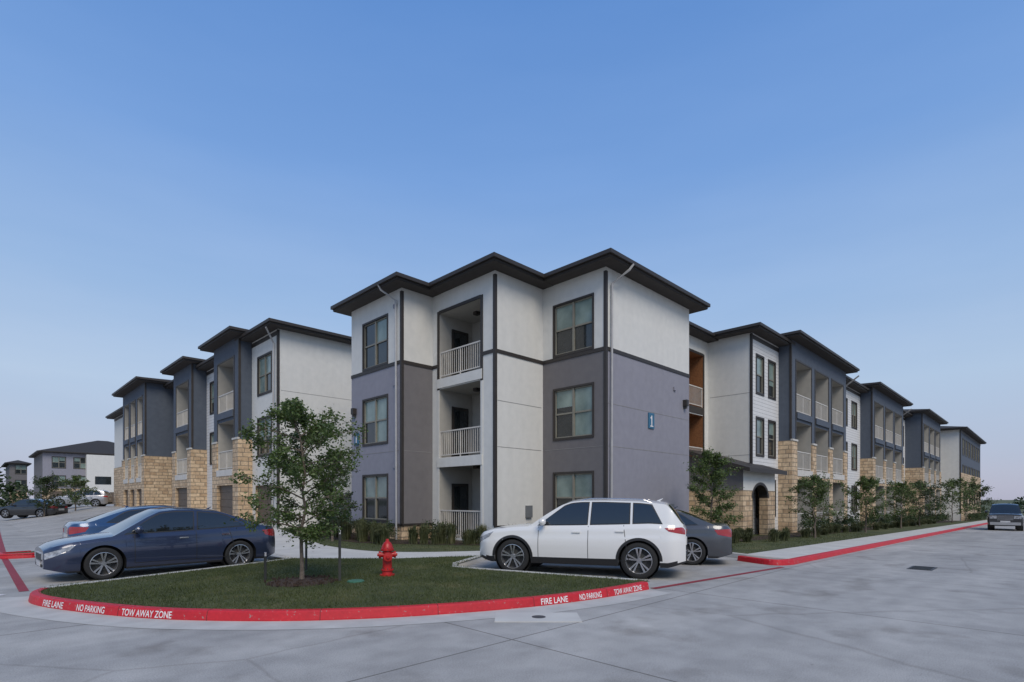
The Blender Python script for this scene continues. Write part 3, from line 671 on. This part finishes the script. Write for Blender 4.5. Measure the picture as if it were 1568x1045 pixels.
def car(name,x,y,head,P,paint):
    u,v=W2U(x,y); e=empty(name,(x,y,zg(u,v)+.002),head); Ln=P['L'];hw=P['hw'];r=P['r'];xf,xr=P['xf'],P['xr']; Ra=r+P.get('gap',.055)
    X=list(np.linspace(-Ln/2,Ln/2,118))
    for x0 in (xf,xr): X+=[x0-Ra,x0-Ra+.004,x0+Ra,x0+Ra-.004]+[x0+Ra*math.cos(t) for t in np.linspace(.15,3,14)]
    X+=[-Ln/2+.01,Ln/2-.01]
    X=np.array(sorted(set(round(float(q),4) for q in X))); N=len(X)
    ZS=sm(P['zs'],X,5)
    gc=P.get('gc',.2)
    def plan(x):
        d=min(Ln/2-x,x+Ln/2); dd=P.get('rc',.5); k=1-.03*(x/(Ln/2))**2
        if d<dd: k*=1-P.get('taper',.27)*(1-d/dd)**2.6
        return hw*k
    def prof(h): return float(np.interp(h,[0,.1,.3,.5,.68,.74,.9,1],[.925,.965,.992,1,.992,.972,.955,.90]))
    def base(xx): return float(np.interp(xx,X,ZS))
    def Wd(x,z): return plan(x)*prof((z-gc)/(base(x)-gc))
    B=MB(); nS=18;nT=6; vs=[]
    def mt(xc,yc,zc,kind):
        if kind=='bot': return BLK
        if kind=='side':
            if P.get('clad'):
                if zc<gc+.13: return BLK
            elif zc<gc+.03: return BLK
        return paint
    for i,xx in enumerate(X):
        zb=gc+.10*max(0,(abs(xx)-Ln/2+.35)/.35)
        for x0 in (xf,xr):
            if abs(xx-x0)<Ra-.002: zb=max(zb,r+math.sqrt(Ra*Ra-(xx-x0)**2))
        zs=ZS[i]; side=[]
        for j in range(nS):
            z=zb+(zs-zb)*j/(nS-1); side.append((Wd(xx,z),z))
        ws=side[-1][0]; cw=P.get('crown',.05)
        if P.get('bed') and P['bed'][0]<xx<P['bed'][1]: cw=-.45
        top=[(ws*(1-(j+1)/(nT)),) for j in range(nT)]
        if cw<0: top=[(w[0]*1.08 if j<nT-1 else 0,zs+cw*(1 if j>0 else .02)) for j,w in enumerate(top)]
        else: top=[(w[0],zs+cw*(1-(w[0]/ws)**2)**.8) for w in top]
        half=side+top
        vs+=[(xx,w,z) for w,z in half]+[(xx,-w,z) for w,z in reversed(half[:-1])]
    rn=2*(nS+nT)-1; fs=[];ms=[]
    for i in range(N-1):
        for j in range(rn):
            k=(j+1)%rn; f=(i*rn+j,i*rn+k,(i+1)*rn+k,(i+1)*rn+j)
            c=[sum(vs[q][a] for q in f)/4 for a in range(3)]
            jj=min(j,rn-2-j) if j<rn-1 else -1
            kind='bot' if j==rn-1 else ('side' if jj<nS-1 else 'top')
            fs.append(f); ms.append(mt(*c,kind))
    B.v=vs; B.f=fs; B.m=[B.mi(m) for m in ms]
    B.f.append(tuple(range(rn))); B.m.append(B.mi(paint)); B.f.append(tuple((N-1)*rn+k for k in range(rn))); B.m.append(B.mi(paint))
    B.finish('body',e,smooth=True,ang=32)
    RP=P['roof']; x0,x1=RP[0][0],RP[-1][0]; GX=np.linspace(x0,x1,90); ZR=sm(RP,GX,5); gs=[];gf=[];gm=[]; nS=12;nT=7; rn=2*(nS+nT)-1
    G_=MB(); wst,rwt=P['wst'],P['rwt']; tum=P.get('tum',.36)
    def zroof(xx): return float(np.interp(xx,GX,ZR))
    def gw(xx,z): 
        z0=base(xx); wb=plan(xx)*.90-.015; return wb-tum*(z-z0)*(.75+.5*(z-z0))
    for i,xx in enumerate(GX):
        z0=base(xx)-.04; zr=max(ZR[i],z0+.01); ze=z0+(zr-z0)*.94; side=[]
        for j in range(nS):
            z=z0+(ze-z0)*j/(nS-1); side.append((gw(xx,z),z))
        ws=side[-1][0]; top=[]
        for j in range(nT):
            w=ws*(1-((j+1)/nT)); top.append((w,ze+(zr-ze+.02*min(1,(zr-z0)/.3))*(1-(w/ws)**2.4)))
        half=side+top; gs+=[(xx,w,z) for w,z in half]+[(xx,-w,z) for w,z in reversed(half[:-1])]
    for i in range(len(GX)-1):
        xc=(GX[i]+GX[i+1])/2
        for j in range(rn-1):
            f=(i*rn+j,i*rn+j+1,(i+1)*rn+j+1,(i+1)*rn+j)
            jj=min(j,rn-2-j); m=paint
            if jj>=nS and (xc>wst or xc<rwt): m=CGL
            gf.append(f); gm.append(m)
    G_.v=gs;G_.f=gf;G_.m=[G_.mi(m) for m in gm]
    G_.f.append(tuple(range(rn))); G_.m.append(G_.mi(paint)); G_.finish('cabin',e,smooth=True,ang=40)
    D=MB()
    def pane(b0,b1,t0,t1,off,m,g=0):
        n,k=14,6
        for sg in (1,-1):
            pv=[];pf_=[]
            for a in range(n+1):
                s=a/n; xb=b0-g+(b1-b0+2*g)*s; xt=t0-g+(t1-t0+2*g)*s
                zl=base(xb)+.03-g; zu=zroof(xt)-.085+g
                zu=max(zu,zl+.005)
                for c in range(k+1):
                    t=c/k; xx=xb+(xt-xb)*t; z=zl+(zu-zl)*t; pv.append((xx,sg*(gw(xx,z)+off),z))
            for a in range(n):
                for c in range(k): pf_.append((a*(k+1)+c,(a+1)*(k+1)+c,(a+1)*(k+1)+c+1,a*(k+1)+c+1))
            D.add(pv,pf_,m)
    for (b0,b1,t0,t1) in P['win']:
        pane(b0,b1,t0,t1,.002,BLK,.022); pane(b0,b1,t0,t1,.005,CGL)
    def bpatch(c,off,m,n=12,k=6,dz=0):
        for sg in (1,-1):
            pv=[];pf_=[]
            for a in range(n+1):
                for b_ in range(k+1):
                    s,t=a/n,b_/k
                    xx=(c[0][0]*(1-s)+c[1][0]*s)*(1-t)+(c[3][0]*(1-s)+c[2][0]*s)*t; z=(c[0][1]*(1-s)+c[1][1]*s)*(1-t)+(c[3][1]*(1-s)+c[2][1]*s)*t
                    z=min(z,base(xx)-.004); pv.append((xx,sg*(Wd(xx,z)+off),z))
            for a in range(n):
                for b_ in range(k): pf_.append((a*(k+1)+b_,(a+1)*(k+1)+b_,(a+1)*(k+1)+b_+1,a*(k+1)+b_+1))
            D.add(pv,pf_,m)
    F=Ln/2; hl,tl=P['hl'],P['tl']; z1,z2=P['tz']
    bpatch([(F-hl*.75,base(F-hl*.75)-.15),(F-.012,base(F-.012)-.17),(F-.012,base(F-.012)-.05),(F-hl,base(F-hl)-.045)],.004,HLT)
    bpatch([(-F+tl*.8,z1+.07),(-F+.01,z1),(-F+.01,z2),(-F+tl,z2-.02)],.004,TLT)
    if P.get('clad'):
        for x0 in (xf,xr):
            for sg in (1,-1):
                pv=[];pf_=[];nn=26
                for a in range(nn+1):
                    t=math.pi*a/nn
                    for rad,off in ((Ra-.002,.004),(Ra+.055,.006)):
                        xx=x0+rad*math.cos(t); z=max(gc+.02,r+rad*math.sin(t)); pv.append((xx,sg*(Wd(xx,z)+off),z))
                for a in range(nn): pf_.append((a*2,a*2+1,a*2+3,a*2+2))
                D.add(pv,pf_,BLK)
    def seam(pts,w=.006,m=BLK):
        for sgn in (1,-1):
            for a in range(len(pts)-1):
                (xa,za),(xb,zb)=pts[a],pts[a+1]; n=6
                for q in range(n):
                    p0=(xa+(xb-xa)*q/n,za+(zb-za)*q/n);p1=(xa+(xb-xa)*(q+1)/n,za+(zb-za)*(q+1)/n)
                    dx,dz=p1[0]-p0[0],p1[1]-p0[1]; l=math.hypot(dx,dz); nx,nz=-dz/l*w,dx/l*w
                    D.quad(*[(a_,sgn*(Wd(a_,b_)+.003),b_) for a_,b_ in ((p0[0]-nx,p0[1]-nz),(p1[0]-nx,p1[1]-nz),(p1[0]+nx,p1[1]+nz),(p0[0]+nx,p0[1]+nz))],m)
    for s in P['seams']:
        zt=base(s[0])-.01; seam([(s[0],gc+.12),(s[0]+s[1]*.3,.5),(s[0]+s[1],zt)])
    seam([(P['seams'][-1][0],gc+.12),(P['seams'][0][0],gc+.12)])
    for hx in P['handles']:
        z=base(hx)-.14; yy=Wd(hx,z)
        for sg in (1,-1): D.box(hx-.09,hx+.09,sg*(yy-.01),sg*(yy+.028),z-.012,z+.016,CHR if P.get('chrome') else paint)
    mx=P['mir']; mz=base(mx)+.07
    for sg in (1,-1):
        yy=Wd(mx,mz-.12)
        D.tube([(mx,sg*(yy-.1),mz-.05),(mx-.01,sg*(yy+.05),mz)],.02,BLK,6)
        D.lathe([(-.10,.001),(-.09,.05),(-.05,.075),(.02,.085),(.07,.07),(.09,.03),(.095,.001)],(mx-.02,sg*(yy+.12),mz+.03),1,paint,12)
    fx=Ln/2; zh=base(fx); gh_=P.get('grille',.14)
    D.box(fx-.02,fx+.012,-hw*.42,hw*.42,zh-.06-gh_,zh-.06,BLK); D.box(fx-.02,fx+.02,-hw*.43,hw*.43,zh-.065,zh-.05,CHR); D.box(fx-.02,fx+.02,-hw*.43,hw*.43,zh-.07-gh_,zh-.057-gh_,CHR)
    if gh_>.2:
        for q in range(1,4): D.box(fx-.01,fx+.025,-hw*.43,hw*.43,zh-.07-gh_*q/4,zh-.04-gh_*q/4,CHR)
        D.box(fx-.05,fx+.06,-hw*.82,hw*.82,gc+.08,gc+.28,CHR)
    D.box(fx-.03,fx+.01,-hw*.5,hw*.5,gc+.12,zh-.14-gh_,BLK); D.box(fx-.01,fx+.066 if gh_>.2 else fx+.016,-.26,.26,zh-.18-gh_,zh-.08-gh_,PLATE)
    for sg in (1,-1):
        D.lathe([(0,.001),(.01,.05),(-.03,.06)],(fx-.10,sg*hw*.62,gc+.22),0,HLT,12)
        D.box(fx-.02,fx+.010,sg*hw*.45,sg*hw*(.66 if gh_<.2 else .84),zh-.17-(.1 if gh_>.2 else 0),zh-.06,HLT)
    rz=base(-fx)
    D.box(-fx-.012,-fx+.02,-.26,.26,rz-.32,rz-.17,PLATE); D.box(-fx-.02,-fx+.03,-hw*.6,hw*.6,gc+.1,gc+.24,BLK)
    for sg in (1,-1): D.box(-fx-.008,-fx+.02,sg*hw*.38,sg*hw*.64,P['tz'][0]+.02,min(P['tz'][1],rz-.02),TLT)
    if P.get('rails'):
        for sg in (1,-1):
            pts=[(q,sg*(gw(q,base(q)+ (zroof(q)-base(q))*.94)-.04),zroof(q)+.01) for q in np.linspace(P['rails'][0],P['rails'][1],9)]
            pts[0]=(pts[0][0],pts[0][1],pts[0][2]-.05);pts[-1]=(pts[-1][0],pts[-1][1],pts[-1][2]-.05); D.tube(pts,.014,RIM,6)
    D.tube([(P['fin'],0,zroof(P['fin'])),(P['fin']-.12,0,zroof(P['fin'])+.07)],[.03,.006],paint,6)
    D.finish('details',e)
    Wm=MB(); tw=.115
    for xx in (xf,xr):
        for sg in (1,-1):
            yc=sg*(hw-.03-tw); c=(xx,yc,r)
            Wm.lathe([(-tw*sg,r*.66),(-tw*.98*sg,r*.9),(-tw*.8*sg,r*.985),(-tw*.5*sg,r),(tw*.5*sg,r),(tw*.8*sg,r*.985),(tw*.98*sg,r*.9),(tw*1.0*sg,r*.78),(tw*.92*sg,r*.71)],c,1,TYRE,40)
            Wm.lathe([(tw*.93*sg,r*.72),(tw*.95*sg,r*.69),(tw*.75*sg,r*.665),(-tw*.5*sg,r*.64)],c,1,RIM,40)
            Wm.lathe([(tw*.1*sg,.001),(tw*.1*sg,r*.66)],c,1,RIMD,24); Wm.lathe([(tw*.2*sg,.001),(tw*.2*sg,r*.42)],c,1,STEEL,24)
            Wm.lathe([(tw*.8*sg,.001),(tw*.8*sg,r*.12),(tw*.6*sg,r*.17),(tw*.2*sg,r*.17)],c,1,RIM,16)
            ns=P.get('spk',5)
            for k in range(ns):
                for o in (-.13,.13):
                    a=2*math.pi*k/ns+.3; 
                    def pt(rad,off,yy):
                        A=a+off; return (xx+rad*math.cos(A),yc+yy*sg,r+rad*math.sin(A))
                    i0,i1=r*.13,r*.68; w0,w1=.22,.085
                    vv=[pt(i0,o*1.2-w0,tw*.78),pt(i0,o*1.2+w0,tw*.78),pt(i1,o*1.35+w1,tw*.86),pt(i1,o*1.35-w1,tw*.86),pt(i0,o*1.2-w0,tw*.4),pt(i0,o*1.2+w0,tw*.4),pt(i1,o*1.35+w1,tw*.5),pt(i1,o*1.35-w1,tw*.5)]
                    Wm.add(vv,[(0,1,2,3),(4,5,6,7),(0,1,5,4),(1,2,6,5),(2,3,7,6),(3,0,4,7)],RIM)
            Wm.lathe([(sg*(-tw*2.2),.001),(sg*(-tw*2.2),Ra-.004),(sg*(tw*.75),Ra-.004)],c,1,RIMD,28)
    Wm.finish('wheels',e,smooth=True,ang=30)
    return e
SED=dict(L=4.6,hw=.90,r=.335,xf=1.36,xr=-1.34,gc=.19,hl=.5,tl=.42,tz=(.72,.93),
 zs=[(-2.3,.86),(-2.22,1.0),(-1.7,1.02),(-1.0,.985),(0,.945),(.9,.92),(1.4,.87),(1.9,.80),(2.15,.73),(2.3,.63)],
 roof=[(-2.0,1.0),(-1.75,1.09),(-1.3,1.28),(-.95,1.41),(-.4,1.47),(0,1.475),(.3,1.44),(.55,1.31),(.95,1.05),(1.2,.89)],
 win=[(-.33,.98,-.37,.44),(-1.48,-.43,-1.08,-.47)],
 wst=.38,rwt=-1.0,seams=[(.82,-.0),(-.38,0),(-1.25,.15)],handles=(-.12,-1.02),mir=.78,fin=-.85,spk=5,chrome=True)
SUV=dict(L=4.64,hw=.93,r=.385,xf=1.43,xr=-1.38,gc=.25,hl=.42,tl=.42,tz=(.94,1.10),rc=.42,gap=.045,
 zs=[(-2.32,.98),(-2.27,1.13),(-1.6,1.16),(-.9,1.13),(0,1.10),(.9,1.08),(1.4,1.05),(1.9,.99),(2.2,.92),(2.32,.82)],
 roof=[(-2.27,1.13),(-2.16,1.30),(-2.02,1.50),(-1.93,1.60),(-1.4,1.665),(-.6,1.69),(-.1,1.685),(.12,1.66),(.35,1.57),(.70,1.34),(1.08,1.06)],
 win=[(-.26,.84,-.28,.24),(-1.17,-.35,-1.17,-.37),(-1.84,-1.26,-1.62,-1.26)],
 wst=.22,rwt=-1.96,seams=[(.82,0),(-.30,0),(-1.18,.12)],handles=(-.04,-.98),mir=.72,fin=-1.7,spk=5,clad=True,rails=(-1.65,-.1),tum=.30)
def paintm(n,a,b,metal=.0): return M(n,a,b,kind='flake',rough=.28,metal=metal,coat=1,spec=.5)
PW=paintm('white_car_paint',(.74,.73,.70),(.70,.69,.67)); PB=paintm('blue_car_paint',(.020,.029,.062),(.032,.043,.085),.3); PG=paintm('grey_car_paint',(.06,.065,.075),(.09,.095,.105),.4)
PB2=paintm('blue_bright_car_paint',(.015,.05,.13),(.02,.07,.17),.3); PK=paintm('black_car_paint',(.012,.012,.013),(.02,.02,.021)); PS=paintm('silver_car_paint',(.3,.3,.31),(.36,.36,.37),.5)
car('parked_suv',1.65,12.72,math.radians(161.3),SUV,PW)
car('parked_car',-8.21,12.9,math.radians(-133),SED,PB)
S2=dict(SED,chrome=False)
car('parked_car',3.6,15.1,math.radians(161),S2,PG)
car('parked_car',-10.7,16.6,math.radians(45),S2,PB2)
car('parked_car',-38.0,43,math.radians(180),S2,PK)
car('parked_suv',-42,53,math.radians(200),dict(SUV,clad=False),PS)
PKU=dict(SUV,L=5.6,hw=.98,xf=1.78,xr=-1.75,r=.41,gc=.36,clad=False,rails=None,hl=.3,tl=.2,tz=(.85,1.15),rc=.2,taper=.10,grille=.34,bed=(-2.68,-1.05),
 zs=[(-2.8,1.2),(-2.7,1.24),(0,1.24),(1.2,1.24),(2.4,1.22),(2.7,1.19),(2.8,1.15)],
 roof=[(-.98,1.2),(-.93,1.72),(-.75,1.90),(.45,1.92),(.7,1.85),(1.3,1.24)],wst=.62,rwt=-.88,tum=.24,win=[(.05,1.1,.05,.62),(-.8,-.04,-.76,-.04)],seams=[(1.0,0),(0,0),(-.85,0)],handles=(.2,-.65),mir=1.1,fin=-.5)
car('pickup_truck',(54.2-2.6)/R2,(54.2+2.6)/R2,math.radians(228),PKU,PK)
# ---------------- light, world, camera ----------------
el=math.radians(46); az=math.radians(163)
sd=Vector((math.sin(az)*math.cos(el),math.cos(az)*math.cos(el),math.sin(el)))
sl=bpy.data.lights.new('sun','SUN'); sl.energy=2.3; sl.angle=math.radians(32); sl.color=(1,.91,.78)
so=bpy.data.objects.new('sun',sl); scene.collection.objects.link(so); so.rotation_euler=(-sd).to_track_quat('-Z','Y').to_euler()
w=bpy.data.worlds.new('World'); scene.world=w; w.use_nodes=True; nt=w.node_tree; N=nt.nodes; K=nt.links; bg=N['Background']
sky=N.new('ShaderNodeTexSky'); sky.sky_type='NISHITA'; sky.sun_disc=False; sky.sun_elevation=el; sky.sun_rotation=az; sky.air_density=1.2; sky.dust_density=.6; sky.ozone_density=2.5
geo=N.new('ShaderNodeTexCoord'); sp=N.new('ShaderNodeSeparateXYZ'); K.new(geo.outputs['Generated'],sp.inputs[0])
rp=N.new('ShaderNodeValToRGB'); K.new(sp.outputs[2],rp.inputs[0]); E=rp.color_ramp.elements
stops=[(0,(.45,.46,.60)),(.07,(.47,.53,.69)),(.18,(.47,.60,.79)),(.32,(.34,.51,.79)),(.5,(.20,.38,.75)),(.68,(.125,.29,.67)),(1,(.10,.24,.56))]
E[0].position=0;E[0].color=(*stops[0][1],1);E[1].position=1;E[1].color=(*stops[-1][1],1)
for p,c in stops[1:-1]:
    q=E.new(p); q.color=(*c,1)
sc=N.new('ShaderNodeMix'); sc.data_type='RGBA'; sc.blend_type='MULTIPLY'; sc.inputs[0].default_value=1; K.new(rp.outputs[0],sc.inputs[6]); sc.inputs[7].default_value=(10,10,10,1)
nz=N.new('ShaderNodeTexNoise'); nz.inputs['Scale'].default_value=2.2; nz.inputs['Detail'].default_value=6
mp=N.new('ShaderNodeMapping'); mp.inputs['Scale'].default_value=(1,1,5); K.new(geo.outputs['Generated'],mp.inputs[0]); K.new(mp.outputs[0],nz.inputs['Vector'])
cr2=N.new('ShaderNodeValToRGB'); cr2.color_ramp.elements[0].position=.4;cr2.color_ramp.elements[0].color=(.97,.98,.99,1);cr2.color_ramp.elements[1].position=.75;cr2.color_ramp.elements[1].color=(1.08,1.04,1.02,1); K.new(nz.outputs[0],cr2.inputs[0])
m1=N.new('ShaderNodeMix'); m1.data_type='RGBA'; m1.inputs[0].default_value=.9; K.new(sky.outputs[0],m1.inputs[6]); K.new(sc.outputs[2],m1.inputs[7])
m2=N.new('ShaderNodeMix'); m2.data_type='RGBA'; m2.blend_type='MULTIPLY'; m2.inputs[0].default_value=1; K.new(m1.outputs[2],m2.inputs[6]); K.new(cr2.outputs[0],m2.inputs[7])
K.new(m2.outputs[2],bg.inputs['Color']); bg.inputs['Strength'].default_value=.1
cam=bpy.data.cameras.new('camera'); co=bpy.data.objects.new('camera',cam); scene.collection.objects.link(co); scene.camera=co
co.location=(0,0,1.68); co.rotation_euler=(math.radians(90),0,0); cam.sensor_width=36; cam.lens=19.08; cam.shift_y=.1547; cam.clip_end=6000; cam.clip_start=.1
scene.view_settings.view_transform='Standard'; scene.view_settings.look='None'; scene.view_settings.exposure=0
